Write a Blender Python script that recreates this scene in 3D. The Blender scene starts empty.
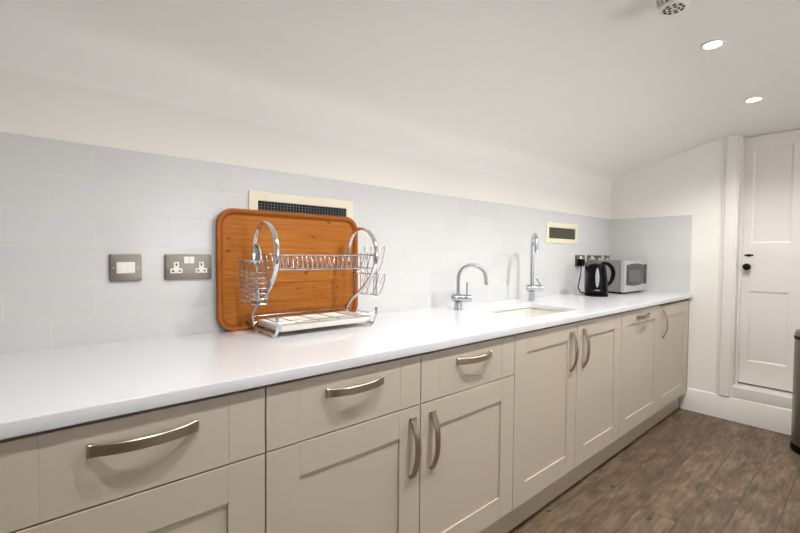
import bpy, bmesh, math, random
from mathutils import Vector, Matrix
random.seed(7)
PI = math.pi
scn = bpy.context.scene
COL = scn.collection

# ---------------------------------------------------------------- materials
def lin(r, g, b):
    f = lambda c: (c/255/12.92) if c/255 <= .04045 else ((c/255+.055)/1.055)**2.4
    return (f(r), f(g), f(b), 1)

def mat(name, rgb, rough=.5, metal=0, spec=.5, bump=None, coat=0, aniso=0):
    m = bpy.data.materials.new(name); m.use_nodes = True
    nt = m.node_tree; b = nt.nodes['Principled BSDF']
    b.inputs['Base Color'].default_value = lin(*rgb)
    b.inputs['Roughness'].default_value = rough
    b.inputs['Metallic'].default_value = metal
    b.inputs['Specular IOR Level'].default_value = spec
    if coat:
        b.inputs['Coat Weight'].default_value = coat
        b.inputs['Coat Roughness'].default_value = .08
    if bump:
        sc, st, di = bump
        tc = nt.nodes.new('ShaderNodeTexCoord'); no = nt.nodes.new('ShaderNodeTexNoise')
        no.inputs['Scale'].default_value = sc; no.inputs['Detail'].default_value = 4
        bu = nt.nodes.new('ShaderNodeBump'); bu.inputs['Strength'].default_value = st; bu.inputs['Distance'].default_value = di
        nt.links.new(tc.outputs['Object'], no.inputs['Vector'])
        nt.links.new(no.outputs['Fac'], bu.inputs['Height'])
        nt.links.new(bu.outputs['Normal'], b.inputs['Normal'])
    return m

def brushed(name, rgb, rough, stretch):
    """brushed metal: fine streaks in the roughness and the normal"""
    m = mat(name, rgb, rough, 1); nt = m.node_tree; b = nt.nodes['Principled BSDF']
    tc = nt.nodes.new('ShaderNodeTexCoord'); mp = nt.nodes.new('ShaderNodeMapping')
    mp.inputs['Scale'].default_value = stretch
    no = nt.nodes.new('ShaderNodeTexNoise'); no.inputs['Scale'].default_value = 12; no.inputs['Detail'].default_value = 3
    mr = nt.nodes.new('ShaderNodeMapRange'); mr.inputs['To Min'].default_value = rough*.75; mr.inputs['To Max'].default_value = rough*1.3
    nt.links.new(tc.outputs['Object'], mp.inputs[0]); nt.links.new(mp.outputs[0], no.inputs['Vector'])
    nt.links.new(no.outputs['Fac'], mr.inputs['Value']); nt.links.new(mr.outputs[0], b.inputs['Roughness'])
    bu = nt.nodes.new('ShaderNodeBump'); bu.inputs['Strength'].default_value = .06; bu.inputs['Distance'].default_value = .0005
    nt.links.new(no.outputs['Fac'], bu.inputs['Height']); nt.links.new(bu.outputs['Normal'], b.inputs['Normal'])
    return m

def emit(name, rgb, strength):
    m = bpy.data.materials.new(name); m.use_nodes = True
    nt = m.node_tree; b = nt.nodes['Principled BSDF']
    b.inputs['Base Color'].default_value = lin(*rgb)
    b.inputs['Emission Color'].default_value = lin(*rgb); b.inputs['Emission Strength'].default_value = strength
    return m

M = {}
M['paint'] = mat('white_wall_paint', (243, 240, 234), .6, bump=(60, .05, .002))
M['ceil'] = mat('white_ceiling_paint', (246, 244, 240), .65, bump=(60, .05, .002))
M['gloss_white'] = mat('white_satin_woodwork', (232, 227, 223), .35)
M['cabinet'] = mat('greige_cabinet_paint', (201, 189, 173), .42, bump=(250, .03, .0004))
M['panel_edge'] = mat('tan_panel_edge', (176, 148, 118), .5)
M['plinth'] = mat('greige_plinth', (186, 172, 152), .5)
M['carcass'] = mat('carcass_board', (120, 108, 94), .7)
M['nickel'] = brushed('satin_nickel', (186, 174, 157), .32, (4, 4, 4))
M['plate'] = brushed('brushed_steel_plate', (140, 133, 122), .36, (3, 3, 60))
M['chrome'] = mat('polished_chrome', (226, 228, 232), .07, 1)
M['chrome_wire'] = mat('chrome_wire', (182, 183, 186), .16, 1)
M['tap_chrome'] = mat('brushed_tap_chrome', (198, 200, 206), .2, 1)
M['white_plastic'] = mat('white_plastic', (240, 238, 234), .35)
M['drip'] = mat('translucent_white_plastic', (236, 232, 224), .25)
M['black_plastic'] = mat('black_gloss_plastic', (7, 7, 8), .3, spec=.14)
M['black_matte'] = mat('black_matte_plastic', (8, 8, 9), .5, spec=.12)
M['dark'] = mat('dark_void', (9, 9, 10), .8)
M['cream'] = mat('cream_painted_metal', (236, 229, 205), .4)
M['cream_sink'] = mat('cream_composite_sink', (230, 228, 220), .3)
M['steel'] = mat('stainless_steel', (190, 190, 188), .28, 1)
M['silver'] = mat('silver_painted_metal', (150, 148, 146), .36, .5)
M['silver_front'] = mat('silver_plastic_front', (196, 195, 193), .35, .3)
M['glass_dark'] = mat('dark_microwave_glass', (52, 52, 54), .12)
M['mesh_grey'] = mat('microwave_mesh_screen', (98, 97, 96), .4)
M['gauge'] = mat('clear_water_gauge', (168, 172, 184), .15)
M['mark'] = mat('pale_grey_print', (150, 150, 150), .4)
M['mesh_wire'] = mat('dull_zinc_mesh', (128, 132, 138), .5, .6)
M['louvre'] = mat('olive_grey_louvre', (98, 96, 80), .5, .3)
M['bin'] = brushed('brushed_bin_steel', (150, 147, 138), .34, (60, 60, 2))
M['iron'] = mat('black_iron', (22, 20, 19), .4, .6)
M['brown_knob'] = mat('bronze_button', (150, 120, 84), .35, .5)
M['lamp'] = emit('lamp_lens', (255, 250, 242), 30)
M['det'] = mat('detector_plastic', (232, 230, 224), .45)

def quartz():
    m = mat('white_quartz', (243, 242, 243), .16, spec=.5); nt = m.node_tree; b = nt.nodes['Principled BSDF']
    tc = nt.nodes.new('ShaderNodeTexCoord'); n = nt.nodes.new('ShaderNodeTexNoise'); n.inputs['Scale'].default_value = 420; n.inputs['Detail'].default_value = 2
    r = nt.nodes.new('ShaderNodeValToRGB'); r.color_ramp.elements[0].position = .35; r.color_ramp.elements[1].position = .6
    r.color_ramp.elements[0].color = lin(228, 228, 231); r.color_ramp.elements[1].color = lin(231, 231, 234)
    nt.links.new(tc.outputs['Object'], n.inputs['Vector']); nt.links.new(n.outputs['Fac'], r.inputs[0]); nt.links.new(r.outputs[0], b.inputs['Base Color'])
    return m
M['quartz'] = quartz()

def tile_mat(name, axis, u0):
    """white glazed brick-bond tiles; u along the wall, v up"""
    m = mat(name, (232, 233, 238), .1); nt = m.node_tree; b = nt.nodes['Principled BSDF']
    tc = nt.nodes.new('ShaderNodeTexCoord'); sp = nt.nodes.new('ShaderNodeSeparateXYZ'); cb = nt.nodes.new('ShaderNodeCombineXYZ')
    nt.links.new(tc.outputs['Object'], sp.inputs[0])
    a = nt.nodes.new('ShaderNodeMath'); a.operation = 'ADD'; a.inputs[1].default_value = u0 + .208*20
    c = nt.nodes.new('ShaderNodeMath'); c.operation = 'ADD'; c.inputs[1].default_value = -1.5255 + .1038*18
    nt.links.new(sp.outputs[axis], a.inputs[0]); nt.links.new(sp.outputs['Z'], c.inputs[0])
    nt.links.new(a.outputs[0], cb.inputs['X']); nt.links.new(c.outputs[0], cb.inputs['Y'])
    br = nt.nodes.new('ShaderNodeTexBrick')
    br.offset = .5; br.offset_frequency = 2; br.squash = 1
    br.inputs['Scale'].default_value = 1; br.inputs['Brick Width'].default_value = .208; br.inputs['Row Height'].default_value = .1038
    br.inputs['Mortar Size'].default_value = .0016; br.inputs['Mortar Smooth'].default_value = .2; br.inputs['Bias'].default_value = 0
    br.inputs['Color1'].default_value = lin(215, 215, 216); br.inputs['Color2'].default_value = lin(219, 219, 219)
    br.inputs['Mortar'].default_value = lin(222, 220, 211)
    nt.links.new(cb.outputs[0], br.inputs['Vector']); nt.links.new(br.outputs['Color'], b.inputs['Base Color'])
    mr = nt.nodes.new('ShaderNodeMapRange'); mr.inputs['To Min'].default_value = .2; mr.inputs['To Max'].default_value = .6
    nt.links.new(br.outputs['Fac'], mr.inputs['Value']); nt.links.new(mr.outputs[0], b.inputs['Roughness'])
    iv = nt.nodes.new('ShaderNodeMath'); iv.operation = 'SUBTRACT'; iv.inputs[0].default_value = 1
    nt.links.new(br.outputs['Fac'], iv.inputs[1])
    no = nt.nodes.new('ShaderNodeTexNoise'); no.inputs['Scale'].default_value = 14; no.inputs['Detail'].default_value = 1
    nt.links.new(tc.outputs['Object'], no.inputs['Vector'])
    b1 = nt.nodes.new('ShaderNodeBump'); b1.inputs['Strength'].default_value = .15; b1.inputs['Distance'].default_value = .004
    nt.links.new(no.outputs['Fac'], b1.inputs['Height'])
    b2 = nt.nodes.new('ShaderNodeBump'); b2.inputs['Strength'].default_value = .5; b2.inputs['Distance'].default_value = .0012
    nt.links.new(iv.outputs[0], b2.inputs['Height']); nt.links.new(b1.outputs['Normal'], b2.inputs['Normal'])
    nt.links.new(b2.outputs['Normal'], b.inputs['Normal'])
    return m
M['tile'] = tile_mat('white_glazed_tile', 'X', -.128)
M['tile_end'] = tile_mat('white_glazed_tile_return', 'Y', -.6185)

def floor_mat():
    m = mat('grey_brown_plank_floor', (110, 94, 78), .5); nt = m.node_tree; b = nt.nodes['Principled BSDF']; L = nt.links.new
    N = nt.nodes.new
    tc = N('ShaderNodeTexCoord'); mp = N('ShaderNodeMapping'); mp.inputs['Location'].default_value = (1.2, .0965 + .1505*40, 0)
    L(tc.outputs['Object'], mp.inputs[0])
    br = N('ShaderNodeTexBrick'); br.offset = .37; br.offset_frequency = 2
    for k, v in (('Scale', 1), ('Brick Width', 1.28), ('Row Height', .1505), ('Mortar Size', .0016), ('Mortar Smooth', .2), ('Bias', 0)):
        br.inputs[k].default_value = v
    br.inputs['Color1'].default_value = (0, 0, 0, 1); br.inputs['Color2'].default_value = (1, 1, 1, 1); br.inputs['Mortar'].default_value = (.5, .5, .5, 1)
    L(mp.outputs[0], br.inputs['Vector'])
    # grain, shifted per plank
    ad = N('ShaderNodeVectorMath'); ad.operation = 'MULTIPLY_ADD'; ad.inputs[1].default_value = (7, 3, 5)
    L(br.outputs['Color'], ad.inputs[0]); L(tc.outputs['Object'], ad.inputs[2])
    m2 = N('ShaderNodeMapping'); m2.inputs['Scale'].default_value = (3.2, 26, 1); L(ad.outputs[0], m2.inputs[0])
    n1 = N('ShaderNodeTexNoise'); n1.inputs['Scale'].default_value = 2.6; n1.inputs['Detail'].default_value = 8; n1.inputs['Roughness'].default_value = .62; n1.inputs['Distortion'].default_value = .5
    L(m2.outputs[0], n1.inputs['Vector'])
    m3 = N('ShaderNodeMapping'); m3.inputs['Scale'].default_value = (5, 11, 1); L(ad.outputs[0], m3.inputs[0])
    n2 = N('ShaderNodeTexNoise'); n2.inputs['Scale'].default_value = 1.5; n2.inputs['Detail'].default_value = 5; L(m3.outputs[0], n2.inputs['Vector'])
    m4 = N('ShaderNodeMapping'); m4.inputs['Scale'].default_value = (7, 12, 1); L(ad.outputs[0], m4.inputs[0])
    n3 = N('ShaderNodeTexNoise'); n3.inputs['Scale'].default_value = 2.2; n3.inputs['Detail'].default_value = 1; L(m4.outputs[0], n3.inputs['Vector'])
    mx = N('ShaderNodeMix'); mx.data_type = 'FLOAT'; mx.inputs['Factor'].default_value = .45
    L(n1.outputs['Fac'], mx.inputs['A']); L(n2.outputs['Fac'], mx.inputs['B'])
    r = N('ShaderNodeValToRGB'); e = r.color_ramp.elements
    e[0].position = .3; e[0].color = lin(62, 48, 36); e[1].position = .72; e[1].color = lin(146, 126, 104)
    x = e.new(.5); x.color = lin(102, 85, 67)
    L(mx.outputs['Result'], r.inputs[0])
    # plank to plank tone
    hs = N('ShaderNodeHueSaturation'); mr = N('ShaderNodeMapRange'); mr.inputs['To Min'].default_value = .88; mr.inputs['To Max'].default_value = 1.12
    L(br.outputs['Color'], mr.inputs['Value']); L(mr.outputs[0], hs.inputs['Value']); L(r.outputs[0], hs.inputs['Color'])
    # knots
    kr = N('ShaderNodeValToRGB'); kr.color_ramp.elements[0].position = .70; kr.color_ramp.elements[0].color = (0, 0, 0, 1); kr.color_ramp.elements[1].position = .78
    L(n3.outputs['Fac'], kr.inputs[0])
    k = N('ShaderNodeMix'); k.data_type = 'RGBA'; k.inputs['B'].default_value = lin(62, 49, 40)
    L(kr.outputs[0], k.inputs['Factor']); L(hs.outputs[0], k.inputs['A'])
    g = N('ShaderNodeMix'); g.data_type = 'RGBA'; g.inputs['B'].default_value = lin(52, 42, 34)
    L(br.outputs['Fac'], g.inputs['Factor']); L(k.outputs['Result'], g.inputs['A']); L(g.outputs['Result'], b.inputs['Base Color'])
    bu = N('ShaderNodeBump'); bu.inputs['Strength'].default_value = .25; bu.inputs['Distance'].default_value = .001
    L(n1.outputs['Fac'], bu.inputs['Height']); L(bu.outputs['Normal'], b.inputs['Normal'])
    return m
M['floor'] = floor_mat()

def bamboo_mat():
    m = mat('orange_bamboo', (180, 108, 50), .5, spec=.2); nt = m.node_tree; b = nt.nodes['Principled BSDF']; L = nt.links.new; N = nt.nodes.new
    tc = N('ShaderNodeTexCoord'); mp = N('ShaderNodeMapping'); mp.inputs['Scale'].default_value = (2.5, 1, 60)
    L(tc.outputs['Object'], mp.inputs[0])
    n = N('ShaderNodeTexNoise'); n.inputs['Scale'].default_value = 2; n.inputs['Detail'].default_value = 5; L(mp.outputs[0], n.inputs['Vector'])
    r = N('ShaderNodeValToRGB'); e = r.color_ramp.elements
    e[0].position = .3; e[0].color = lin(166, 94, 28); e[1].position = .7; e[1].color = lin(190, 120, 46)
    L(n.outputs['Fac'], r.inputs[0])
    m2 = N('ShaderNodeMapping'); m2.inputs['Scale'].default_value = (28, 1, 60); L(tc.outputs['Object'], m2.inputs[0])
    f = N('ShaderNodeTexNoise'); f.inputs['Scale'].default_value = 1.0; f.inputs['Detail'].default_value = 1.5; L(m2.outputs[0], f.inputs['Vector'])
    fr = N('ShaderNodeValToRGB'); fr.color_ramp.elements[0].position = .665; fr.color_ramp.elements[0].color = (0, 0, 0, 1); fr.color_ramp.elements[1].position = .72; fr.color_ramp.elements[1].color = (.75, .75, .75, 1)
    L(f.outputs['Fac'], fr.inputs[0])
    k = N('ShaderNodeMix'); k.data_type = 'RGBA'; k.inputs['B'].default_value = lin(104, 54, 22)
    L(fr.outputs[0], k.inputs['Factor']); L(r.outputs[0], k.inputs['A']); L(k.outputs['Result'], b.inputs['Base Color'])
    return m
M['bamboo'] = bamboo_mat()
M['bamboo_rim'] = mat('bamboo_rim', (170, 98, 34), .45, spec=.25, bump=(40, .08, .002))

def glass():
    m = mat('window_glass', (255, 255, 255), 0); b = m.node_tree.nodes['Principled BSDF']
    b.inputs['Transmission Weight'].default_value = 1; b.inputs['IOR'].default_value = 1.02
    return m
M['glass'] = glass()

# ---------------------------------------------------------------- mesh helpers
def box(bm, x0, x1, y0, y1, z0, z1, bev=0, seg=2):
    t = bmesh.new()
    bmesh.ops.create_cube(t, size=1)
    for v in t.verts:
        v.co = Vector(((x0+x1)/2+v.co.x*(x1-x0), (y0+y1)/2+v.co.y*(y1-y0), (z0+z1)/2+v.co.z*(z1-z0)))
    if bev:
        bmesh.ops.bevel(t, geom=t.edges[:], offset=bev, segments=seg, profile=.7, affect='EDGES')
    merge(bm, t); return bm

def merge(bm, t):
    me = bpy.data.meshes.new('tmp'); t.to_mesh(me); t.free(); bm.from_mesh(me); bpy.data.meshes.remove(me)

def catmull(pts, n=8, closed=False):
    P = [Vector(p) for p in pts]; out = []
    K = len(P); rng = range(K if closed else K-1)
    for i in rng:
        g = (lambda j: P[j % K]) if closed else (lambda j: P[max(0, min(K-1, j))])
        p0, p1, p2, p3 = g(i-1), g(i), g(i+1), g(i+2)
        for s in range(n):
            t = s/n
            out.append(.5*((2*p1)+(-p0+p2)*t+(2*p0-5*p1+4*p2-p3)*t*t+(-p0+3*p1-3*p2+p3)*t**3))
    if not closed: out.append(P[-1])
    return out

def tube(bm, pts, r, sides=8, closed=False, radii=None, flat=None):
    """round bar along a polyline; flat=(axis, factor) squashes the section along a fixed direction"""
    P = [Vector(p) for p in pts]; n = len(P); rings = []
    T = []
    for i in range(n):
        a = P[(i-1) % n] if (closed or i > 0) else P[i]; b = P[(i+1) % n] if (closed or i < n-1) else P[i]
        T.append((b-a).normalized())
    ref = Vector((0, 0, 1)) if abs(T[0].z) < .9 else Vector((1, 0, 0))
    u = T[0].cross(ref).normalized()
    for i in range(n):
        u = (u - T[i]*u.dot(T[i])).normalized(); w = T[i].cross(u)
        rr = radii[i] if radii else r
        ring = []
        for k in range(sides):
            a = 2*PI*k/sides
            o = (u*math.cos(a)+w*math.sin(a))*rr
            if flat:
                ax = Vector(flat[0]); o = o + ax*o.dot(ax)*(flat[1]-1)
            ring.append(bm.verts.new(P[i]+o))
        rings.append(ring)
    m = n if closed else n-1
    for i in range(m):
        A, B = rings[i], rings[(i+1) % n]
        for k in range(sides):
            bm.faces.new((A[k], A[(k+1) % sides], B[(k+1) % sides], B[k]))
    if not closed:
        bm.faces.new(rings[0][::-1]); bm.faces.new(rings[-1])
    return bm

def lathe(bm, prof, c=(0, 0, 0), sides=40, axis='Z', cap=True):
    """prof: (radius, height) list"""
    rings = []
    for r, h in prof:
        ring = []
        for k in range(sides):
            a = 2*PI*k/sides; x, y = r*math.cos(a), r*math.sin(a)
            p = {'Z': (x, y, h), 'Y': (x, h, y), 'X': (h, x, y)}[axis]
            ring.append(bm.verts.new(Vector(c)+Vector(p)))
        rings.append(ring)
    for A, B in zip(rings, rings[1:]):
        for k in range(sides):
            bm.faces.new((A[k], A[(k+1) % sides], B[(k+1) % sides], B[k]))
    if cap:
        bm.faces.new(rings[0][::-1]); bm.faces.new(rings[-1])
    bmesh.ops.recalc_face_normals(bm, faces=bm.faces)
    return bm

def rrect(x0, x1, z0, z1, r, n=8):
    pts = []
    for cx, cz, a0 in ((x1-r, z1-r, 0), (x0+r, z1-r, 90), (x0+r, z0+r, 180), (x1-r, z0+r, 270)):
        for k in range(n+1):
            a = math.radians(a0+90*k/n); pts.append((cx+r*math.cos(a), cz+r*math.sin(a)))
    return pts

def prism(bm, poly, a0, a1, axis='Y', bev=0):
    """polygon in the plane across `axis`, extruded between a0 and a1"""
    f = {'Y': lambda p, a: (p[0], a, p[1]), 'X': lambda p, a: (a, p[0], p[1]), 'Z': lambda p, a: (p[0], p[1], a)}[axis]
    t = bmesh.new()
    A = [t.verts.new(f(p, a0)) for p in poly]; B = [t.verts.new(f(p, a1)) for p in poly]
    n = len(poly); fa = t.faces.new(A); fb = t.faces.new(B[::-1])
    for i in range(n): t.faces.new((A[i], B[i], B[(i+1) % n], A[(i+1) % n]))
    bmesh.ops.recalc_face_normals(t, faces=t.faces)
    if bev:
        bmesh.ops.bevel(t, geom=list(fa.edges)+list(fb.edges), offset=bev, segments=2, profile=.6, affect='EDGES')
    merge(bm, t); return bm

def ring_prism(bm, loops):
    """loops: list of equal-length closed point loops (3D), bridged one after the next and back to the first"""
    R = [[bm.verts.new(p) for p in L] for L in loops]; m = len(R); n = len(R[0])
    for j in range(m):
        A, B = R[j], R[(j+1) % m]
        for i in range(n): bm.faces.new((A[i], A[(i+1) % n], B[(i+1) % n], B[i]))
    bmesh.ops.recalc_face_normals(bm, faces=bm.faces)
    return bm

def obj(name, bm, m, parent=None, smooth=35, origin=None):
    me = bpy.data.meshes.new(name); bm.to_mesh(me); bm.free()
    me.materials.append(M[m] if isinstance(m, str) else m)
    if smooth:
        me.shade_smooth(); me.set_sharp_from_angle(angle=math.radians(smooth))
    o = bpy.data.objects.new(name, me); COL.objects.link(o)
    if parent is not None: o.parent = parent
    return o

def thing(name, label, cat, loc=(0, 0, 0), group=None):
    o = bpy.data.objects.new(name, None); COL.objects.link(o); o.location = loc
    o.empty_display_size = .05
    o['label'] = label; o['category'] = cat
    if group: o['group'] = group
    return o

def tag(o, label, cat, group=None):
    o['label'] = label; o['category'] = cat
    if group: o['group'] = group
    return o

def struct(name, bm, m, parent=None, smooth=35):
    o = obj(name, bm, m, parent, smooth)
    if parent is None: o['kind'] = 'structure'
    return o

def dup(o, parent=None):
    c = o.copy(); COL.objects.link(c)
    if parent is not None: c.parent = parent
    for ch in list(o.children): dup(ch, c)
    return c

B = bmesh.new

# ---------------------------------------------------------------- key sizes
YW = .6185            # face of the tiled wall
XE = 3.842            # face of the end wall
XL, YR = -1.72, -2.9  # unseen left wall and rear wall
ZC = 2.09             # flat ceiling
ZT = .91              # worktop top
S = [-1.70, -1.165, -.637, -.095, .413, .937, 1.469, 2.003, 2.535, 3.170, 3.806]   # front divisions

# ---------------------------------------------------------------- setting
b = B(); box(b, XL-.2, 4.5, YR-.2, YW+.2, -.08, 0); struct('floor', b, 'floor')
# coved ceiling: vertical wall curls over and runs flat
prof = [(YW, 1.70), (YW-.002, 1.77), (YW-.010, 1.820), (YW-.030, 1.858), (YW-.070, 1.886), (YW-.13, 1.908), (.38, 1.938), (.25, 1.976), (.08, 2.024), (-.06, 2.059), (-.17, 2.079), (-.28, 2.088), (-.42, ZC)]
prof = [(p.x, p.y) for p in catmull([(a, c, 0) for a, c in prof], 5)]
poly = prof + [(YR-.12, ZC), (YR-.12, ZC+.15), (YW+.12, ZC+.15), (YW+.12, 1.70)]
b = B(); prism(b, poly, XL-.12, 4.3, 'X'); struct('ceiling', b, 'ceil', smooth=40)
b = B(); box(b, XL-.12, XE+.12, YW, YW+.12, 0, 1.70); struct('wall_back', b, 'paint')
# end wall: the part beside the counter, the part under the door, the part beyond
DY0, DY1 = -.27, -.98
b = B()
box(b, XE, XE+.32, DY0, YW+.12, 0, ZC+.1)
box(b, XE, XE+.32, DY1, DY0, 0, .236)
box(b, XE, XE+.32, YR-.12, DY1, 0, ZC+.1)
box(b, XE+.2, XE+.32, DY1, DY0, .236, ZC+.1)  # added unseen block behind the door, stops outside light leaking under it
struct('wall_right', b, 'paint')
b = B(); box(b, XL-.12, XL, YR-.12, YW, 0, ZC+.1); struct('wall_left', b, 'paint')
# rear wall behind the viewpoint; its wide unseen window is added to light the room
WX0, WX1, WZ0, WZ1 = .8, 2.65, .90, 1.95
b = B()
box(b, XL, WX0, YR-.12, YR, 0, ZC+.1); box(b, WX1, XE, YR-.12, YR, 0, ZC+.1)
box(b, WX0, WX1, YR-.12, YR, 0, WZ0); box(b, WX0, WX1, YR-.12, YR, WZ1, ZC+.1)
struct('wall_front', b, 'paint')
b = B(); WM = (WX0+WX1)/2
for x0, x1, z0, z1 in ((WX0, WX0+.05, WZ0, WZ1), (WX1-.05, WX1, WZ0, WZ1), (WX0+.05, WX1-.05, WZ0, WZ0+.05), (WX0+.05, WX1-.05, WZ1-.05, WZ1), (WM-.025, WM+.025, WZ0+.05, WZ1-.05)):
    box(b, x0, x1, YR-.09, YR-.03, z0, z1, .004)
w = struct('added_window_1', b, 'gloss_white')
b = B(); box(b, WX0+.05, WM-.025, YR-.063, YR-.057, WZ0+.05, WZ1-.05); obj('pane', b, 'glass', w)
b = B(); box(b, WM+.025, WX1-.05, YR-.063, YR-.057, WZ0+.05, WZ1-.05); obj('pane', b, 'glass', w)

# tiled splashback, one sheet per wall
b = B(); box(b, XL, XE, YW-.006, YW+.002, ZT, 1.5255); struct('trim_1', b, 'tile')
b = B(); box(b, XE-.006, XE+.002, .006, YW-.006, ZT, 1.5255); struct('trim_2', b, 'tile_end')
YT = YW-.006
b = B(); box(b, XE-.0075, XE+.001, .0, .006, ZT, 1.5275, .002); struct('trim_3', b, 'gloss_white')

# skirting with a moulded cap
def skirt(y0, y1):
    p = [(XE, 0), (XE-.018, 0), (XE-.018, .150), (XE-.013, .158), (XE-.013, .164), (XE-.006, .173), (XE, .173)]
    b = B(); n = len(p)
    A = [b.verts.new((x, y0, z)) for x, z in p]; C = [b.verts.new((x, y1, z)) for x, z in p]
    for i in range(n): b.faces.new((A[i], A[(i+1) % n], C[(i+1) % n], C[i]))
    b.faces.new(A[::-1]); b.faces.new(C); bmesh.ops.recalc_face_normals(b, faces=b.faces)
    return b
struct('baseboard_right', skirt(.045, YR), 'gloss_white')

# architrave (moulded strip), door lining and sill
b = B()
prism(b, [(XE, -.180), (XE-.010, -.180), (XE-.012, -.186), (XE-.012, -.196), (XE-.020, -.204), (XE-.020, -.262), (XE-.016, -.268), (XE, -.268)], .174, ZC, 'Z')
prism(b, [(XE, -.982), (XE-.016, -.982), (XE-.020, -.988), (XE-.020, -1.046), (XE-.012, -1.054), (XE-.012, -1.064), (XE-.010, -1.07), (XE, -1.07)], .174, ZC, 'Z')
struct('trim_4', b, 'gloss_white')
DX = XE+.13          # face of the door
b = B()
box(b, XE+.001, DX+.05, DY0-.006, DY0, .236, ZC); box(b, DX-.03, DX-.004, DY0-.016, DY0-.006, .236, ZC)
box(b, XE+.001, DX+.05, DY1, DY1+.006, .236, ZC); box(b, DX-.03, DX-.004, DY1+.006, DY1+.016, .236, ZC)
struct('trim_5', b, 'gloss_white')
b = B(); box(b, XE-.008, DX+.05, DY1+.006, DY0-.006, .174, .250, .004); struct('trim_6', b, 'gloss_white')
# four panel door
d0, d1 = DY0-.012, DY1+.012     # hinge side is the far one
z0, z1 = .262, 2.086
pan = [(-.334, -.552), (-.652, -.905)]
lev = [(.430, .952), (.1+1.205, 2.00)]
ys = sorted([d0, d1]+[v for p in pan for v in p]); zs = sorted([z0, z1]+[v for p in lev for v in p])
b = B()
G = {}
def gv(y, z, x=DX):
    k = (round(y, 4), round(z, 4), round(x, 4))
    if k not in G: G[k] = b.verts.new((x, y, z))
    return G[k]
for i in range(len(ys)-1):
    for j in range(len(zs)-1):
        y_0, y_1, z_0, z_1 = ys[i], ys[i+1], zs[j], zs[j+1]
        isp = any(abs(max(p)-y_1) < 1e-4 and abs(min(p)-y_0) < 1e-4 for p in pan) and any(abs(q[0]-z_0) < 1e-4 and abs(q[1]-z_1) < 1e-4 for q in lev)
        if not isp:
            b.faces.new((gv(y_0, z_0), gv(y_1, z_0), gv(y_1, z_1), gv(y_0, z_1)))
        else:
            e, dp = .011, .0065
            O = [(y_0, z_0), (y_1, z_0), (y_1, z_1), (y_0, z_1)]; I = [(y_0+e, z_0+e), (y_1-e, z_0+e), (y_1-e, z_1-e), (y_0+e, z_1-e)]
            o_ = [gv(*p) for p in O]; i_ = [gv(p[0], p[1], DX+dp) for p in I]
            for k in range(4): b.faces.new((o_[k], o_[(k+1) % 4], i_[(k+1) % 4], i_[k]))
            b.faces.new(i_)
bk = [b.verts.new((DX+.04, y, z)) for y, z in ((d1, z0), (d0, z0), (d0, z1), (d1, z1))]
b.faces.new(bk)
for (a, c) in (((d1, z0), (d0, z0)), ((d0, z0), (d0, z1)), ((d0, z1), (d1, z1)), ((d1, z1), (d1, z0))):
    b.faces.new((b.verts.new((DX, *a)), b.verts.new((DX, *c)), b.verts.new((DX+.04, *c)), b.verts.new((DX+.04, *a))))
bmesh.ops.remove_doubles(b, verts=b.verts, dist=1e-5); bmesh.ops.recalc_face_normals(b, faces=b.faces)
door = struct('door_1', b, 'gloss_white', smooth=0)
b = B(); lathe(b, [(.018, 0), (.018, -.004), (.008, -.008), (.008, -.022), (.018, -.028), (.0245, -.038), (.0245, -.046), (.016, -.056), (.004, -.058)], (DX, -.322, 1.130), 28, 'X')
obj('door_knob', b, 'iron', door)
b = B(); prism(b, rrect(-.352, -.300, 1.209, 1.221, .005, 4), DX-.004, DX, 'X'); lathe(b, [(.010, 0), (.010, -.007), (.007, -.010)], (DX-.003, -.328, 1.215), 16, 'X')
obj('lock_escutcheon', b, 'iron', door)

# ---------------------------------------------------------------- kitchen units
def bow_handle(parent, cx, cz, L=.193, vert=False, y=0):
    """arched strap handle, wider flat feet at both ends, bowed away from the front"""
    n = 26; b = B(); rings = []
    for i in range(n+1):
        t = -1+2*i/n; s = t*L/2
        k = max(0, 1-(abs(t)/.93)**2.3); arch = .010+.022*k
        w = .0108+.0014*abs(t)**2.5
        inn = 0 if abs(t) > .90 else arch-.0055
        e = .0012
        sec = [(w, inn), (w, arch-e), (w-e, arch), (-w+e, arch), (-w, arch-e), (-w, inn)]
        rings.append([b.verts.new(((cx+q, y-a, cz+s) if vert else (cx+s, y-a, cz+q))) for q, a in sec])
    for A, C in zip(rings, rings[1:]):
        for k in range(6): b.faces.new((A[k], A[(k+1) % 6], C[(k+1) % 6], C[k]))
    b.faces.new(rings[0]); b.faces.new(rings[-1][::-1]); bmesh.ops.recalc_face_normals(b, faces=b.faces)
    return obj('handle', b, 'nickel', parent, 40)

def shaker(x0, x1, z0, z1, st, rt=None, rb=None, grooves=True):
    """framed front: frame lip, recessed flat centre, hairline joints between stiles and rails"""
    b = B(); t = .021; dp = .0058; e = .0006
    rt = rt or st; rb = rb or st
    X = [x0, x0+st, x1-st, x1]; Z = [z0, z0+rb, z1-rt, z1]
    # stiles full height, rails between, hairline v joint of 0.8 mm
    g = .0001
    box(b, X[0], X[1]-g, 0, t, z0, z1, e, 1); box(b, X[2]+g, X[3], 0, t, z0, z1, e, 1)
    box(b, X[1]+g, X[2]-g, 0.0002, t, z0, Z[1], e, 1); box(b, X[1]+g, X[2]-g, 0.0002, t, Z[2], z1, e, 1)
    box(b, X[1]-.004, X[2]+.004, dp, t-.002, Z[1]-.004, Z[2]+.004)
    return b

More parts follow.
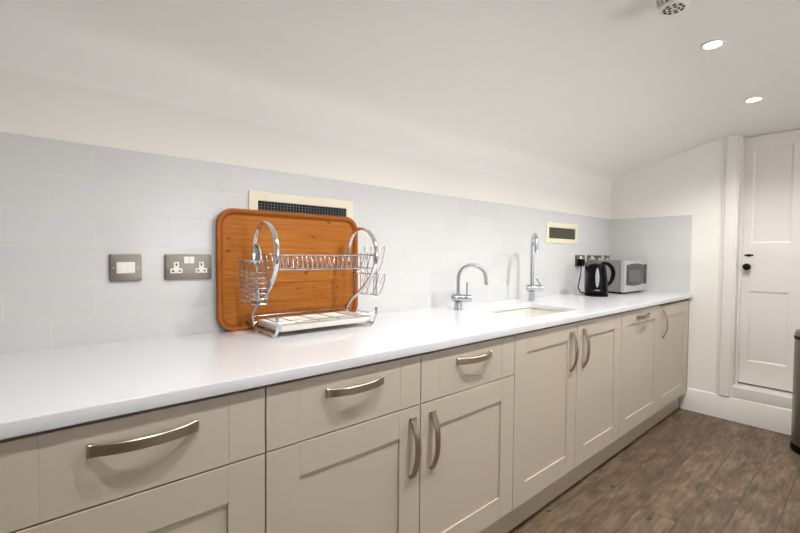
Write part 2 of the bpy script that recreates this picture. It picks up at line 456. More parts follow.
def slab_drawer(x0, x1, z0, z1, st):
    b = B(); t = .021; e = .0006; g = .0001
    box(b, x0, x0+st-g, 0, t, z0, z1, e, 1); box(b, x1-st+g, x1, 0, t, z0, z1, e, 1)
    box(b, x0+st+g, x1-st-g, .0003, t, z0, z1, e, 1); box(b, x0+.01, x1-.01, .004, t-.002, z0+.01, z1-.01)
    return b

def carcass(parent, x0, x1):
    b = B(); t = .018; za, zb = .144, .874; ya, yb = .022, .58
    box(b, x0+.001, x0+t, ya, yb, za, zb); box(b, x1-t, x1-.001, ya, yb, za, zb)
    box(b, x0+t, x1-t, ya, yb, za, za+t); box(b, x0+t, x1-t, yb-.008, yb, za+t, zb)
    box(b, x0+t, x1-t, ya, ya+.03, zb-.012, zb)
    return obj('carcass', b, 'carcass', parent)

GAP = .002
ZD0, ZG, ZD1 = .142, .7100, .871
UG = 'greige base cabinets under the worktop'
def drawer_unit(i, label):
    x0, xm, x1 = S[i], S[i+1], S[i+2]
    t = thing('base_cabinet', label, 'cabinet', ((x0+x1)/2, .3, 0), UG)
    inv = Matrix.Translation(-t.location)
    ch = [carcass(t, x0, x1)]
    for a, c, side in ((x0, xm, 1), (xm, x1, -1)):
        d = obj('drawer', slab_drawer(a+GAP, c-GAP, ZG+GAP, ZD1, .086), 'cabinet', t); ch.append(d)
        bow_handle(d, (a+c)/2+.003, .822)
        d = obj('door', shaker(a+GAP, c-GAP, ZD0, ZG-GAP, .088), 'cabinet', t); ch.append(d)
        bow_handle(d, (c-.037) if side > 0 else (a+.054), .579, vert=True)
    for o in ch: o.matrix_parent_inverse = inv
    return t
drawer_unit(0, 'greige base cabinet at the far left end of the run, out of frame')
drawer_unit(2, 'greige base cabinet in the near left foreground, cut off by the left picture edge')
drawer_unit(4, 'greige two-drawer two-door base cabinet below the wire dish rack')

def door_unit(x0, x1, doors, label, top=ZD1):
    t = thing('base_cabinet', label, 'cabinet', ((x0+x1)/2, .3, 0), UG)
    inv = Matrix.Translation(-t.location); ch = [carcass(t, x0, x1)]
    for a, c, h in doors:
        d = obj('door', shaker(a+GAP, c-GAP, ZD0, top, .090, .080, .088), 'cabinet', t); ch.append(d)
        if h == 'R': bow_handle(d, c-.060, .738, vert=True)
        elif h == 'L': bow_handle(d, a+.064, .738, vert=True)
        else: bow_handle(d, (a+c)/2, .826)
    for o in ch: o.matrix_parent_inverse = inv
    return t
door_unit(S[6], S[8], [(S[6], S[7], 'R'), (S[7], S[8], 'L')], 'greige base cabinet with two tall doors under the sink')
door_unit(S[8], S[9], [(S[8], S[9], 'H')], 'greige base cabinet with one tall door and a horizontal handle at its top')
last = door_unit(S[9], S[10], [(S[9], S[10], 'L')], 'greige base cabinet nearest the end wall, vertical handle on its left edge', ZD1-.009)
b = B(); box(b, S[10]+.002, XE-.0075, .002, .58, .142, .874, .001, 1)
o = obj('end_panel', b, 'panel_edge', last); o.matrix_parent_inverse = Matrix.Translation(-last.location); o['label'] = 'narrow tan end panel'
b = B(); box(b, XL, 2.2045, .049, .067, .004, .139, .001, 1)
tag(obj('plinth_board', b, 'plinth'), 'long greige plinth board under the nearer cabinets, left of the butt joint', 'plinth', 'plinth boards')
b = B(); box(b, 2.2065, XE-.02, .049, .067, .004, .139, .001, 1)
tag(obj('plinth_board', b, 'plinth'), 'short greige plinth board running from the butt joint to the skirting', 'plinth', 'plinth boards')

# worktop with a rounded cut-out for the sink
SX0, SX1, SY0, SY1 = 1.73, 2.25, .095, .425
cu = bpy.data.curves.new('worktop_outline', 'CURVE'); cu.dimensions = '2D'; cu.fill_mode = 'BOTH'
def spl(pts):
    s = cu.splines.new('POLY'); s.points.add(len(pts)-1); s.use_cyclic_u = True
    for p, q in zip(s.points, pts): p.co = (q[0], q[1], 0, 1)
ZB = .8810; hb = (ZT-ZB)/2; bv = .0022
spl([(XL+bv, -.014+bv), (XE-.001-bv, -.014+bv), (XE-.001-bv, YW-.001-bv), (XL+bv, YW-.001-bv)])
spl(rrect(SX0-bv, SX1+bv, SY0-bv, SY1+bv, .03, 8))
cu.extrude = hb-bv; cu.bevel_depth = bv; cu.bevel_resolution = 2
co = bpy.data.objects.new('tmp_curve', cu); COL.objects.link(co)
dg = bpy.context.evaluated_depsgraph_get()
me = bpy.data.meshes.new_from_object(co.evaluated_get(dg)); bpy.data.objects.remove(co); bpy.data.curves.remove(cu)
me.name = 'worktop'; me.materials.clear(); me.materials.append(M['quartz'])
for p in me.polygons: p.material_index = 0
me.shade_smooth(); me.set_sharp_from_angle(angle=math.radians(30))
wt = bpy.data.objects.new('worktop', me); COL.objects.link(wt); wt.location = (0, 0, (ZT+ZB)/2)
tag(wt, 'long white quartz worktop along the tiled wall', 'worktop')

# under-mounted bowl
sk = thing('sink', 'cream under-mounted sink bowl set in the white worktop between the taps', 'sink', ((SX0+SX1)/2, (SY0+SY1)/2, .68))
inv = Matrix.Translation(-sk.location)
b = B(); e = .006
def lp(d, z, r): return [(x, y, z) for x, y in rrect(SX0-d, SX1+d, SY0-d, SY1+d, r, 8)]
loops = [lp(.028, ZB-.0055, .04), lp(e, ZB-.0055, .035), lp(e, ZB-.014, .035), lp(-.004, .74, .05), lp(-.03, .70, .06), lp(-.06, .692, .06)]
R = [[b.verts.new(p) for p in L] for L in loops]; n = len(R[0])
for A, C in zip(R, R[1:]):
    for i in range(n): b.faces.new((A[i], A[(i+1) % n], C[(i+1) % n], C[i]))
b.faces.new(R[-1])
bmesh.ops.recalc_face_normals(b, faces=b.faces)
o = obj('bowl', b, 'cream_sink', sk, 50); o.matrix_parent_inverse = inv
mod = o.modifiers.new('wall', 'SOLIDIFY'); mod.thickness = .004; mod.offset = 1
b = B(); lathe(b, [(.045, .694), (.045, .697), (.036, .6975), (.030, .694), (.004, .694)], ((SX0+SX1)/2, .27, 0), 32)
o = obj('drain', b, 'steel', sk); o.matrix_parent_inverse = inv

# ---------------------------------------------------------------- taps
def make_tap(label, loc, H, r, reach, ang, barrel, tip, lev, bax):
    t = thing('tap', label, 'tap', loc); t.rotation_euler = (0, 0, ang)      # local +x = spout direction
    b = B(); lathe(b, [(.026, 0), (.026, .004), (.020, .007), (.019, .03), (.019, barrel-.012)], sides=28); obj('base_column', b, 'tap_chrome', t)
    # cross barrel with a seam before its rotating end
    b0, b1 = -.036, .074
    b = B(); lathe(b, [(.012, b0), (.0195, b0+.003), (.021, b0+.010), (.021, .036), (.0198, .038), (.0198, .040), (.021, .042), (.021, b1-.006), (.0185, b1-.001), (.006, b1)], (0, 0, barrel+.010), 28, bax)
    obj('mixer_barrel', b, 'tap_chrome', t)
    R_ = reach/2; zc = H-R_
    pts = [(0, 0, barrel+.02), (0, 0, barrel+.08), (0, 0, zc)]
    for k in range(1, 17):
        a = PI - PI*k/16; pts.append((R_+R_*math.cos(a), 0, zc+R_*math.sin(a)))
    pts.append((reach+.002, 0, tip))
    b = B(); tube(b, pts, r, 16); obj('spout', b, 'tap_chrome', t)
    b = B(); lathe(b, [(r*1.12, tip-.004), (r*1.12, tip+.012)], (reach+.002, 0, 0), 20); obj('aerator', b, 'chrome', t)
    b = B(); tube(b, lev, .0045, 10); obj('lever', b, 'tap_chrome', t)
    return t
make_tap('small chrome swan-neck tap at the left of the sink, nearer the dish rack', (1.668, .485, ZT), .236, .0095, .142, math.radians(-52), .052, .138,
         [(.046, 0, .078), (.046, 0, .090), (.046, 0, .146)], 'X')
make_tap('tall chrome swan-neck tap at the right rear corner of the sink, below the small vent', (2.385, .492, ZT), .420, .0125, .150, math.radians(-140), .070, .310,
         [(0, .052, .098), (0, .050, .106), (0, .026, .142)], 'Y')

# ---------------------------------------------------------------- wooden tray
tr = thing('serving_tray', 'orange bamboo tray with rounded corners leaning on the tiles behind the dish rack', 'tray', (.7860, .586, ZT+.0006))
tr.rotation_euler = (math.radians(-.6), 0, 0)
hw, hh, rr = .3055, .452, .062
b = B(); prism(b, rrect(-hw+.006, hw-.006, .006, hh-.006, rr-.006, 10), .002, .009, 'Y'); obj('panel', b, 'bamboo', tr)
def L3(d, y): return [(x, y, z) for x, z in rrect(-hw+d, hw-d, d, hh-d, rr-d*.8, 10)]
b = B(); ring_prism(b, [L3(0, .007), L3(0, -.008), L3(.002, -.011), L3(.010, -.011), L3(.0125, -.009), L3(.022, .001), L3(.022, .004), L3(.010, .0095)]); obj('rim', b, 'bamboo_rim', tr, 50)

# ---------------------------------------------------------------- dish rack
RX0, RX1 = .603, 1.022; RY0, RY1 = .352, .562
rk = thing('dish_rack', 'two-tier chrome wire dish rack on the worktop before the bamboo tray', 'dish rack', ((RX0+RX1)/2, .46, ZT))
inv = Matrix.Translation(-rk.location)
def rp(name, b, m, parent=rk):
    o = obj(name, b, m, parent, 50)
    if parent is rk: o.matrix_parent_inverse = inv
    return o
wr = .0016
def wires(b, segs, r=wr):
    for s in segs: tube(b, s, r, 6)
for x in (RX0, RX1):
    pr = [(.562, .968), (.545, .988), (.515, 1.013), (.470, 1.040), (.425, 1.072), (.385, 1.112), (.360, 1.155), (.352, 1.195), (.358, 1.235), (.380, 1.270), (.412, 1.295), (.450, 1.306), (.490, 1.300), (.522, 1.278), (.543, 1.245), (.553, 1.205), (.553, 1.168)]
    b = B(); tube(b, catmull([(x, y, z) for y, z in pr], 5), .0072, 12, flat=((1, 0, 0), 1.25)); rp('side_loop', b, 'chrome')
    # low U shaped end frame
    pu = [(RY1-.002, .985), (RY1+.004, .955), (RY1-.004, .932), (RY1-.024, .9215), (.46, .9205), (RY0+.024, .9205), (RY0+.006, .930), (RY0, .950), (RY0, .982)]
    b = B(); tube(b, catmull([(x, y, z) for y, z in pu], 5), .0056, 10)
    fr = rp('end_frame', b, 'chrome')
    b = B(); lathe(b, [(.0066, .977), (.0066, .983), (.005, .986)], (x, RY0, 0), 14); obj('end_cap', b, 'chrome_wire', fr)
    for y in (RY0+.03, RY1-.035):
        b = B(); lathe(b, [(.006, ZT+.0004), (.007, ZT+.006), (.007, ZT+.011)], (x, y, 0), 12); obj('foot', b, 'white_plastic', fr)
# base grid
b = B()
for y, z in ((RY0+.004, .962), (RY1, .962), (RY1-.004, .938)):
    wires(b, [[(RX0, y, z), (RX1, y, z)]], .002)
wires(b, [[(x, RY0+.003, .962), (x, RY1, .962)] for x in (RX0+.012, RX1-.012)], .0016)
for k in range(4):
    x = RX0+.085+k*.083
    wires(b, [catmull([(x, RY0+.004, .962), (x, RY0+.018, .955), (x, .46, .9548), (x, RY1-.02, .955), (x, RY1, .962)], 4)])
rp('lower_shelf', b, 'chrome_wire')
# plastic drip tray
b = B()
def D3(d, z): return [(x, y, z) for x, y in rrect(RX0+.012+d, RX1-.012-d, RY0+.012+d, RY1-.012-d, .012, 5)]
ring_prism(b, [D3(.004, .9285), D3(0, .934), D3(0, .950), D3(.003, .9515), D3(.008, .950), D3(.012, .939), D3(.03, .937), D3(.03, .930)])
prism(b, [(p[0], p[1]) for p in D3(.029, 0)], .930, .937, 'Z')
rp('drip_tray', b, 'drip')
# upper basket
UZ1, UZ0 = 1.193, 1.142
uy0, uy1 = .366, .543
b = B()
for y, z in ((uy0, UZ1), (uy1, UZ1), (uy0+.018, UZ0), (uy1-.018, UZ0), ((uy0+uy1)/2, UZ0)):
    wires(b, [[(RX0-.002, y, z), (RX1+.002, y, z)]], .0021)
for x in (RX0+.009, RX1-.009):
    wires(b, [[(x, uy0, UZ1), (x, uy1, UZ1)], [(x, uy0+.018, UZ0), (x, uy1-.018, UZ0)]], .0021)
for k in range(19):
    x = RX0+.022+k*(RX1-RX0-.044)/18
    wires(b, [[(x, uy0, UZ1), (x, uy0+.016, UZ0), (x, uy1-.018, UZ0), (x, uy1, UZ1)]], .0014)
    if k % 2 == 0:
        c = (uy0+uy1)/2
        wires(b, [catmull([(x, c-.03, UZ0), (x, c-.022, UZ1-.012), (x, c, UZ1-.004), (x, c+.022, UZ1-.012), (x, c+.03, UZ0)], 4)], .0014)
rp('upper_basket', b, 'chrome_wire')
# cutlery basket on the left end
b = B(); x0, x1, y0, y1 = .522, RX0-.010, .385, .508
for i, z in enumerate((1.026, 1.044, 1.062, 1.080, 1.098, 1.116, 1.134, 1.172)):
    q = .010*(1-i/7)
    tube(b, [(x, y, z) for x, y in rrect(x0+q, x1, y0+q, y1-q, .012, 4)], wr if i < 7 else .0021, 6, closed=True)
for k in range(4):
    x = x0+.014+k*(x1-x0-.024)/3
    wires(b, [[(x, y0, 1.172), (x, y0+.008, 1.026), (x, y1-.008, 1.026), (x, y1, 1.172)]], .0014)
for k in range(3):
    y = y0+.02+k*(y1-y0-.04)/2
    wires(b, [[(x0, y, 1.172), (x0+.010, y, 1.026), (x1, y, 1.026), (x1, y, 1.172)]], .0014)
wires(b, [catmull([(x1, y, 1.172), (x1+.004, y, 1.196), (x1+.012, y, 1.198), (RX0+.004, y, 1.188)], 4) for y in (y0+.015, y1-.015)], .0018)
rp('cutlery_basket', b, 'chrome_wire')
b = B(); box(b, x0+.012, x1-.002, y0+.012, y1-.012, 1.0245, 1.0265); rp('basket_floor', b, 'chrome_wire')
# a spoon standing in the basket, bowl up
ln = .205; nn = 28; b = B(); rows = []
for i in range(nn+1):
    t_ = i/nn; z = ln*t_
    if t_ < .62: w_ = .0062-.0030*min(1, t_/.45); dpt = 0
    else:
        q = (t_-.62)/.38; w_ =   .0032+.0135*math.sin(PI*min(1, q*.97+.03))**.75*(1 if q < .98 else .6); dpt = .005*math.sin(PI*q)
    bend = .006*math.sin(PI*t_*.9)
    rows.append([b.verts.new((u*w_, bend+dpt*(1-u*u), z)) for u in (-1, -.6, -.2, .2, .6, 1)])
for A, C in zip(rows, rows[1:]):
    for i in range(5): b.faces.new((A[i], A[i+1], C[i+1], C[i]))
bmesh.ops.recalc_face_normals(b, faces=b.faces)
spn = obj('spoon', b, 'chrome', None, 60); mo = spn.modifiers.new('gauge', 'SOLIDIFY'); mo.thickness = .0016; mo.offset = 0
spn.location = (.566, .428, 1.0278); spn.rotation_euler = (math.radians(-3), math.radians(-1), math.radians(-18))
tag(spn, 'shiny steel spoon standing bowl up in the wire cutlery basket', 'spoon')
# cup hooks on the right end
b = B(); xh = RX1+.014
for z, s in ((1.196, 0), (1.118, 0), (1.032, 0)):
    wires(b, [[(xh, .372, z), (xh, .540, z)]], .0019)
for k in range(4):
    y = .388+k*.046
    wires(b, [catmull([(xh, y, 1.205), (xh, y, 1.150), (xh+.002, y, 1.125), (xh+.018, y, 1.122), (xh+.040, y, 1.160), (xh+.056, y, 1.222), (xh+.050, y+.004, 1.226), (xh+.034, y+.008, 1.175)], 4)], .0015)
    wires(b, [catmull([(xh, y, 1.118), (xh, y, 1.060), (xh+.002, y, 1.034), (xh+.018, y, 1.026), (xh+.040, y, 1.050), (xh+.060, y, 1.108), (xh+.054, y+.004, 1.112), (xh+.040, y+.006, 1.075)], 4)], .0015)
wires(b, [[(xh, y, 1.196), (xh, y, 1.032)] for y in (.372, .540)], .0019)
wires(b, [[(RX1-.002, y, 1.193), (xh, y, 1.196)] for y in (uy0+.01, uy1-.006)], .0019)
rp('cup_hook_rack', b, 'chrome_wire')

# ---------------------------------------------------------------- wall plates
def plate(parent, w, h, m='plate'):
    b = B(); prism(b, rrect(-w/2, w/2, -h/2, h/2, .007, 5), -.009, 0, 'Y', .003); return obj('face_plate', b, m, parent, 50)
def socket_insert(parent, cx):
    b = B(); y = -.0100
    # white T-shaped moulding
    p = [(-.019, -.021), (.019, -.021), (.019, -.0055), (.008, -.0035), (.008, .0175), (-.008, .0175), (-.008, -.0035), (-.019, -.0055)]
    prism(b, [(cx+x, z) for x, z in p], y-.0006, y+.003, 'Y'); o = obj('socket_insert', b, 'white_plastic', parent, 20)
    b = B()
    for x, z, w, h in ((0, .0085, .0045, .009), (-.0105, -.0135, .0072, .0048), (.0105, -.0135, .0072, .0048)):
        box(b, cx+x-w/2, cx+x+w/2, y-.0012, y+.002, z-h/2, z+h/2)
    obj('pin_slot', b, 'dark', o, 0)
def rocker(parent, cx, cz, w, h):
    b = B(); y = -.0098
    prism(b, [(y+.003, cz-h/2), (y-.0040, cz-h/2), (y-.0008, cz+h/2), (y+.003, cz+h/2)], cx-w/2, cx+w/2, 'X'); obj('rocker', b, 'white_plastic', parent, 20)
def screws(parent, w):
    for s in (-1, 1):
        b = B(); lathe(b, [(.0028, -.0085), (.0028, -.0098), (.002, -.0102)], (s*w, 0, 0), 10, 'Y'); obj('screw', b, 'steel', parent)
def double_socket(label, x, z, group=None):
    t = thing('wall_socket', label, 'socket', (x, YT-.0005, z), group)
    plate(t, .150, .088)
    socket_insert(t, -.040); socket_insert(t, .040)
    rocker(t, -.0085, .024, .0155, .024); rocker(t, .0085, .024, .0155, .024)
    screws(t, .066)
    return t
def switch_plate(label, x, z, name='wall_switch', cat='switch', n=2, group=None):
    t = thing(name, label, cat, (x, YT-.0005, z), group)
    plate(t, .088, .088)
    b = B(); box(b, -.025, .025, -.0108, -.006, -.018, .018, .001); obj('insert', b, 'white_plastic', t)
    rocker(t, .0125, 0, .020, .030)
    b = B(); box(b, -.022, -.0005, -.0118, -.008, -.013, .013, .0008); obj('fuse_carrier', b, 'white_plastic', t)
    screws(t, .033)
    return t
switch_plate('square brushed-steel switch plate with a white centre, leftmost on the tiles', .2075, 1.149)
double_socket('brushed-steel double socket with white inserts between the switch and the bamboo tray', .393, 1.149)
SG = 'wall plates behind the kettle'
double_socket('brushed-steel double socket with a black plug in it, behind the kettle', 3.268, 1.162, SG)
double_socket('brushed-steel double socket just right of the plugged-in one above the kettle', 3.470, 1.162, SG)
switch_plate('small brushed-steel switch plate right of two double sockets above the microwave', 3.608, 1.162, group=SG)
switch_plate('brushed-steel switch plate nearest the tiled corner, above the microwave', 3.765, 1.162, group=SG)

# ---------------------------------------------------------------- wall vents
def vent(label, x0, x1, z0, z1, mesh, group):
    t = thing('air_vent', label, 'vent', ((x0+x1)/2, YT-.0005, (z0+z1)/2), group)
    w, h = (x1-x0)/2, (z1-z0)/2; iw, ih = w-.036, h-.036
    b = B()
    def RL(a, c, y): return [(-a, y, -c), (a, y, -c), (a, y, c), (-a, y, c)]
    ring_prism(b, [RL(w, h, 0), RL(w, h, -.005), RL(w-.002, h-.002, -.007), RL(iw+.002, ih+.002, -.007), RL(iw, ih, -.005), RL(iw, ih, 0)])
    f = obj('frame', b, 'cream', t, 20)
    for sx in (-1, 1):
        for sz in (-1, 1):
            b = B(); lathe(b, [(.0045, -.0065), (.0045, -.008), (.003, -.009)], (sx*(w-.07), 0, sz*(h-.016)), 12, 'Y'); obj('screw', b, 'cream', f)
    b = B(); box(b, -iw, iw, -.0012, -.0004, -ih, ih); obj('backing', b, 'dark', t)
    b = B()
    if mesh:
        n = 30
        for k in range(1, n): box(b, -iw+2*iw*k/n-.0005, -iw+2*iw*k/n+.0005, -.0042, -.0026, -ih, ih)
        n = 7
        for k in range(1, n): box(b, -iw, iw, -.0040, -.0024, -ih+2*ih*k/n-.0005, -ih+2*ih*k/n+.0005)
        obj('mesh_grille', b, 'mesh_wire', t, 0)
    else:
        n = 8
        for k in range(n):
            z = -ih+2*ih*(k+.5)/n
            prism(b, [(-.0014, z+.004), (-.0048, z-.004), (-.0048, z-.0052), (-.0014, z+.0026)], -iw, iw, 'X')
        obj('louvre_grille', b, 'louvre', t, 0)
    return t
VG = 'cream wall vents'
vent('wide cream vent with a black mesh showing above the bamboo tray', .604, 1.081, 1.290, 1.438, True, VG)
vent('small cream vent with grey louvres on the far tiles right of the tall tap', 2.752, 3.214, 1.290, 1.442, False, VG)

# ---------------------------------------------------------------- kettle
KX, KY = 3.055, .378
kt = thing('kettle', 'black plastic jug kettle on the worktop in front of the microwave', 'kettle', (KX, KY, ZT)); ANG = math.radians(-41)
kt.rotation_euler = (0, 0, ANG)       # local +x points to the handle
b = B(); lathe(b, [(.074, .0005), (.078, .004), (.078, .015), (.072, .019)], sides=40); obj('power_base', b, 'black_matte', kt)
kp = [(.072, .020), (.0775, .024), (.0782, .034), (.0765, .06), (.0735, .09), (.0690, .13), (.0645, .17), (.0610, .20), (.0595, .212)]
def krad(z):
    for (r0, z0_), (r1, z1_) in zip(kp, kp[1:]):
        if z0_ <= z <= z1_: return r0+(r1-r0)*(z-z0_)/(z1_-z0_)
    return kp[-1][0]
b = B(); lathe(b, kp, sides=48)
# pouring lip
sp = []
for zz, out, wd in ((.160, .0, .012), (.185, .010, .020), (.205, .024, .024), (.214, .030, .022)):
    r0 = krad(zz)
    sp.append([b.verts.new(p) for p in ((-r0+.012, wd+.006, zz), (-r0-out*.55, wd*.75, zz), (-r0-out, 0, zz), (-r0-out*.55, -wd*.75, zz), (-r0+.012, -wd-.006, zz))])
for A, C in zip(sp, sp[1:]):
    for i in range(4): b.faces.new((A[i], A[i+1], C[i+1], C[i]))
b.faces.new(sp[-1]); b.faces.new(sp[0][::-1])
bmesh.ops.recalc_face_normals(b, faces=b.faces)
obj('body', b, 'black_plastic', kt, 50)
b = B(); lathe(b, [(.0585, .2125), (.0575, .220), (.050, .229), (.034, .235), (.012, .237)], sides=40); obj('lid', b, 'black_plastic', kt)
hp = [(.030, 0, .230), (.052, 0, .238), (.080, 0, .232), (.106, 0, .208), (.119, 0, .170), (.114, 0, .130), (.096, 0, .096), (.074, 0, .078)]
hp = catmull(hp, 6)
b = B(); tube(b, hp, .0105, 14, radii=[.010+.003*math.sin(PI*i/(len(hp)-1)) for i in range(len(hp))], flat=((0, 1, 0), 1.35)); obj('handle', b, 'black_matte', kt)
# gauge facing the room: towards local direction of the viewer side
ga = math.atan2(-1.353, -3.055)-ANG + .06
b = B(); n = 18; rows = []
for i in range(n+1):
    t_ = i/n; z = .066+.138*t_; hwid = (.0125*math.sin(PI*min(max(t_, .0), 1))**.6)+.0012
    rr_ = krad(z)+.0014
    rows.append([b.verts.new((rr_*math.cos(ga+s*hwid/rr_), rr_*math.sin(ga+s*hwid/rr_), z)) for s in (-1, -.5, 0, .5, 1)])
for A, C in zip(rows, rows[1:]):
    for i in range(4): b.faces.new((A[i], A[i+1], C[i+1], C[i]))
bmesh.ops.recalc_face_normals(b, faces=b.faces)
g = obj('water_gauge', b, 'gauge', kt); mo = g.modifiers.new('depth', 'SOLIDIFY'); mo.thickness = .002; mo.offset = -1
b = B()
for zc_, hgt, hw_ in ((.046, .0035, .017),):
    vs = []
    for s in range(-4, 5):
        a = ga+s/4*hw_/krad(zc_); r_ = krad(zc_)+.0008
        vs.append((b.verts.new((r_*math.cos(a), r_*math.sin(a), zc_-hgt)), b.verts.new((r_*math.cos(a), r_*math.sin(a), zc_+hgt))))
    for p, q in zip(vs, vs[1:]): b.faces.new((p[0], q[0], q[1], p[1]))
g = obj('badge', b, 'mark', kt); mo = g.modifiers.new('depth', 'SOLIDIFY'); mo.thickness = .001; mo.offset = -1
# plug and cord (given in room coordinates, brought into the kettle's frame)
KM = (Matrix.Translation((KX, KY, ZT)) @ Matrix.Rotation(ANG, 4, 'Z')).inverted()
px_, pz_ = 3.268-.040, 1.148
b = B(); box(b, px_-.026, px_+.026, YT-.052, YT-.0125, pz_-.027, pz_+.027, .008, 3)
o = obj('plug', b, 'black_matte', kt); o.matrix_parent_inverse = KM
cp = catmull([(px_, YT-.034, pz_-.026), (px_, YT-.034, pz_-.06), (px_-.004, YT-.032, pz_-.11), (px_-.035, YT-.035, pz_-.165), (px_-.062, YT-.045, .958), (px_-.070, YT-.065, .924), (px_-.065, YT-.10, ZT+.0055), (px_-.070, YT-.14, ZT+.0055), (KX+.040, KY+.068, ZT+.0065), (KX+.025, KY+.055, ZT+.009)], 8)
b = B(); tube(b, cp, .0042, 8); o = obj('power_cord', b, 'black_matte', kt); o.matrix_parent_inverse = KM

# ---------------------------------------------------------------- microwave
mx0, mx1, my0, my1, mz0, mz1 = 3.352, 3.802, .298, .590, ZT+.014, 1.168
mw = thing('microwave', 'silver microwave oven in the tiled corner behind the kettle', 'microwave', ((mx0+mx1)/2, (my0+my1)/2, ZT))
inv = Matrix.Translation(-mw.location)
def mp_(name, b, m, parent=mw, sm=35):
    o = obj(name, b, m, parent, sm)
    if parent is mw: o.matrix_parent_inverse = inv
    return o
b = B(); box(b, mx0, mx1, my0+.032, my1, mz0, mz1, .004)
ring_prism(b, [[(x, y, z) for y, z in rrect(my0+.055+d, my1-.035-d, mz0+.035+d, mz1-.03-d, .03, 6)] for x, d in ((mx0+.001, -.004), (mx0-.003, .001), (mx0-.003, .005), (mx0+.001, .010))])
mp_('casing', b, 'silver')
b = B()
for k in range(7): box(b, mx0-.0008, mx0+.001, my1-.12, my1-.06, mz0+.07+k*.014, mz0+.073+k*.014)
mp_('side_vent_slots', b, 'dark')
xs = mx0+.372
b = B(); box(b, mx0, xs-.0015, my0, my0+.0315, mz0, mz1, .006, 3); dr = mp_('door', b, 'silver_front')
# arched dark window
def arch(x0, x1, z0, z1, rise, n=10):
    top = [(x1+(x0-x1)*k/n, z1-rise+rise*math.sin(PI*k/n)) for k in range(n+1)]
    bot = [(x0+(x1-x0)*k/n, z0+rise-rise*math.sin(PI*k/n)) for k in range(n+1)]
    return top+bot
b = B(); prism(b, arch(mx0+.026, xs-.0025, mz0+.044, mz1-.024, .012), my0-.0025, my0+.004, 'Y', .001); wd = obj('window', b, 'glass_dark', dr)
b = B(); prism(b, rrect(mx0+.078, xs-.070, mz0+.078, mz1-.074, .008, 4), my0-.0034, my0-.001, 'Y'); obj('screen', b, 'mesh_grey', wd)
b = B(); box(b, xs, mx1, my0, my0+.0315, mz0, mz1, .006, 3); cpn = mp_('control_panel', b, 'silver_front')
b = B(); prism(b, rrect(xs+.0025, mx1-.010, mz0+.052, mz1-.032, .010, 4), my0-.0025, my0+.004, 'Y', .001); ov = obj('control_overlay', b, 'glass_dark', cpn)
b = B(); lathe(b, [(.013, my0-.002), (.012, my0-.0045), (.009, my0-.005)], ((xs+mx1)/2-.004, 0, mz0+.165), 24, 'Y'); obj('knob', b, 'brown_knob', cpn)
b = B(); lathe(b, [(.017, my0-.002), (.016, my0-.0045), (.013, my0-.005)], ((xs+mx1)/2-.004, 0, mz0+.095), 24, 'Y'); obj('knob', b, 'glass_dark', cpn)
for x in (mx0+.04, mx1-.04):
    for y in (my0+.05, my1-.05):
        b = B(); lathe(b, [(.013, ZT+.0004), (.014, ZT+.004), (.014, mz0+.001)], (x, y, 0), 16); mp_('foot', b, 'black_matte')

# ---------------------------------------------------------------- bin
bi = thing('waste_bin', 'tall round grey metal bin with black rim at the right picture edge', 'bin', (3.60, -.772, 0))
b = B(); lathe(b, [(.146, .0005), (.150, .004), (.150, .040), (.147, .046)], sides=56); obj('base_ring', b, 'black_matte', bi)
b = B(); lathe(b, [(.147, .046), (.1475, .05), (.1475, .690), (.147, .694)], sides=56); obj('body', b, 'bin', bi)
b = B(); lathe(b, [(.147, .6945), (.150, .697), (.150, .712), (.147, .716)], sides=56); obj('rim_band', b, 'black_matte', bi)
b = B(); lathe(b, [(.147, .7165), (.1475, .73), (.140, .748), (.110, .756), (.02, .760)], sides=56); obj('lid', b, 'bin', bi)
b = B()
a = math.radians(150); ca, sa = math.cos(a), math.sin(a)
def RP(r, t_, z): return (r*ca-t_*sa, r*sa+t_*ca, z)
tube(b, catmull([RP(.149, 0, .704), RP(.160, 0, .706), RP(.172, 0, .703), RP(.180, 0, .688)], 4), .010, 10); obj('catch', b, 'black_matte', bi)

# ---------------------------------------------------------------- ceiling fittings
sd = thing('smoke_detector', 'white round smoke detector with slotted rim on the ceiling', 'smoke detector', (1.638, -.487, ZC))
b = B(); lathe(b, [(.064, .0), (.064, -.010), (.058, -.016), (.036, -.018)], sides=40); obj('base', b, 'det', sd)
b = B(); lathe(b, [(.030, -.016), (.030, -.044)], sides=40); obj('sensor_core', b, 'dark', sd)
b = B()
for k in range(20):
    a = 2*PI*k/20
    t_ = B(); prism(t_, [(.030, -.015), (.057, -.015), (.044, -.044), (.030, -.044)], -.0028, .0028, 'Y'); bmesh.ops.rotate(t_, verts=t_.verts, cent=(0, 0, 0), matrix=Matrix.Rotation(a, 3, 'Z')); merge(b, t_)
obj('rim_fins', b, 'det', sd)
b = B(); lathe(b, [(.043, -.040), (.044, -.045), (.038, -.050), (.010, -.051)], sides=40); cap = obj('cap', b, 'det', sd)
b = B()
for rad, cnt, w_ in ((.028, 9, .0055), (.014, 5, .0045)):
    for k in range(cnt):
        a = 2*PI*k/cnt
        t_ = B(); box(t_, rad-.0032, rad+.0032, -w_, w_, -.0522, -.0496); bmesh.ops.rotate(t_, verts=t_.verts, cent=(0, 0, 0), matrix=Matrix.Rotation(a, 3, 'Z')); merge(b, t_)
obj('grille_slot', b, 'dark', cap)

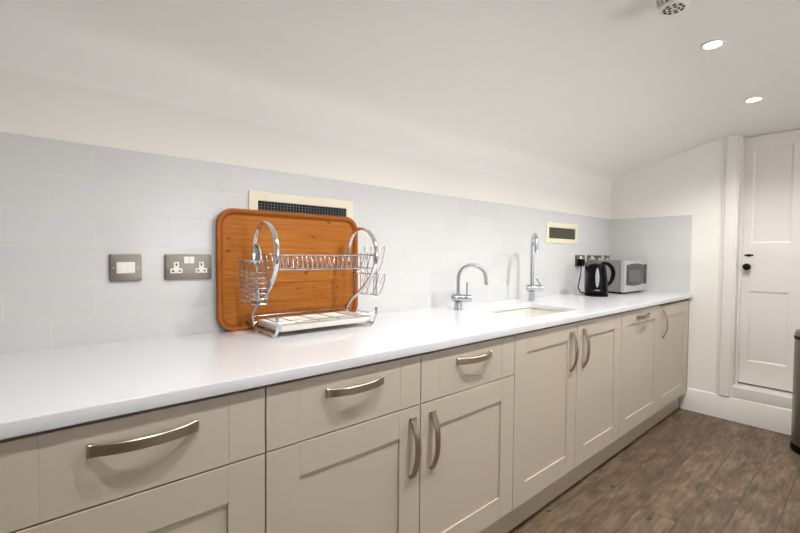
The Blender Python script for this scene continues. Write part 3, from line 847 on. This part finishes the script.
LP = 32.0
def downlight(x, y, label, group, power=1.0):
    t = thing('ceiling_downlight', label, 'downlight', (x, y, ZC), group)
    b = B(); lathe(b, [(.044, -.0002), (.044, -.003), (.040, -.006), (.032, -.006), (.030, -.001)], sides=40); obj('bezel', b, 'det', t)
    b = B(); lathe(b, [(.030, -.0012), (.030, -.0030), (.002, -.0032)], sides=32); obj('lens', b, 'lamp', t)
    l = bpy.data.lights.new('downlight_beam', 'SPOT'); l.energy = LP*power; l.spot_size = math.radians(150); l.spot_blend = .6; l.shadow_soft_size = .03
    l.color = (1, .98, .95)
    lo = bpy.data.objects.new('beam', l); COL.objects.link(lo); lo.parent = t; lo.location = (0, 0, -.012)
    return t
DG = 'recessed ceiling downlights'
downlight(2.14, -.485, 'bright recessed ceiling downlight beside the smoke detector, the nearer of the two lit ones', DG)
downlight(3.05, -.475, 'bright recessed ceiling downlight nearest the white door, the farther of the two lit ones', DG)
downlight(1.22, -.485, 'added recessed downlight over the middle of the counter run, unseen and out of frame', DG)  # added out of view to light the counter middle
downlight(.30, -.485, 'added recessed downlight above the near drawers, unseen and out of frame', DG, .72)  # added out of view and dimmed, lights the near worktop

# ---------------------------------------------------------------- daylight and added ground glow
wd_ = bpy.data.worlds.new('sky_with_ground_fill'); scn.world = wd_; wd_.use_nodes = True
bg = wd_.node_tree.nodes['Background']; bg.inputs[1].default_value = 1
tcw = wd_.node_tree.nodes.new('ShaderNodeTexCoord'); spw = wd_.node_tree.nodes.new('ShaderNodeSeparateXYZ'); rw = wd_.node_tree.nodes.new('ShaderNodeValToRGB')
mrw = wd_.node_tree.nodes.new('ShaderNodeMapRange'); mrw.inputs['From Min'].default_value = -1
wl = wd_.node_tree.links
wl.new(tcw.outputs['Generated'], spw.inputs[0]); wl.new(spw.outputs['Z'], mrw.inputs['Value']); wl.new(mrw.outputs[0], rw.inputs[0])
rw.color_ramp.elements[0].position = .47; rw.color_ramp.elements[0].color = (5.4, 5.4, 5.35, 1)  # lower half made brighter than the upper, added to lift the ceiling
rw.color_ramp.elements[1].position = .53; rw.color_ramp.elements[1].color = (1.7, 1.85, 2.05, 1)
wl.new(rw.outputs[0], bg.inputs[0])
pl = bpy.data.lights.new('window_portal', 'AREA'); pl.shape = 'RECTANGLE'; pl.size = WX1-WX0; pl.size_y = WZ1-WZ0; pl.cycles.is_portal = True
po = bpy.data.objects.new('window_portal', pl); COL.objects.link(po); po.location = (WM, YR-.10, (WZ0+WZ1)/2); po.rotation_euler = (math.radians(90), 0, 0)

# ---------------------------------------------------------------- camera
yaw, pit, rol, f = math.radians(40.829), math.radians(-1.6862), math.radians(.512), 417.07
fw = Vector((math.sin(yaw), math.cos(yaw), 0)); rt = Vector((math.cos(yaw), -math.sin(yaw), 0)); up = Vector((0, 0, 1))
fw2 = fw*math.cos(pit)+up*math.sin(pit); up2 = up*math.cos(pit)-fw*math.sin(pit)
rt3 = rt*math.cos(rol)+up2*math.sin(rol); up3 = up2*math.cos(rol)-rt*math.sin(rol)
cd = bpy.data.cameras.new('camera'); cam = bpy.data.objects.new('camera', cd); COL.objects.link(cam)
cd.sensor_width = 36; cd.lens = f*36/800; cd.clip_start = .02
R3 = Matrix((rt3, up3, -fw2)).transposed()
cam.matrix_world = Matrix.Translation((0, -.9749, 1.1997)) @ R3.to_4x4()
scn.camera = cam
vs = scn.view_settings; vs.view_transform = 'Standard'; vs.look = 'None'; vs.gamma = 1; vs.exposure = .62; vs.use_curve_mapping = False
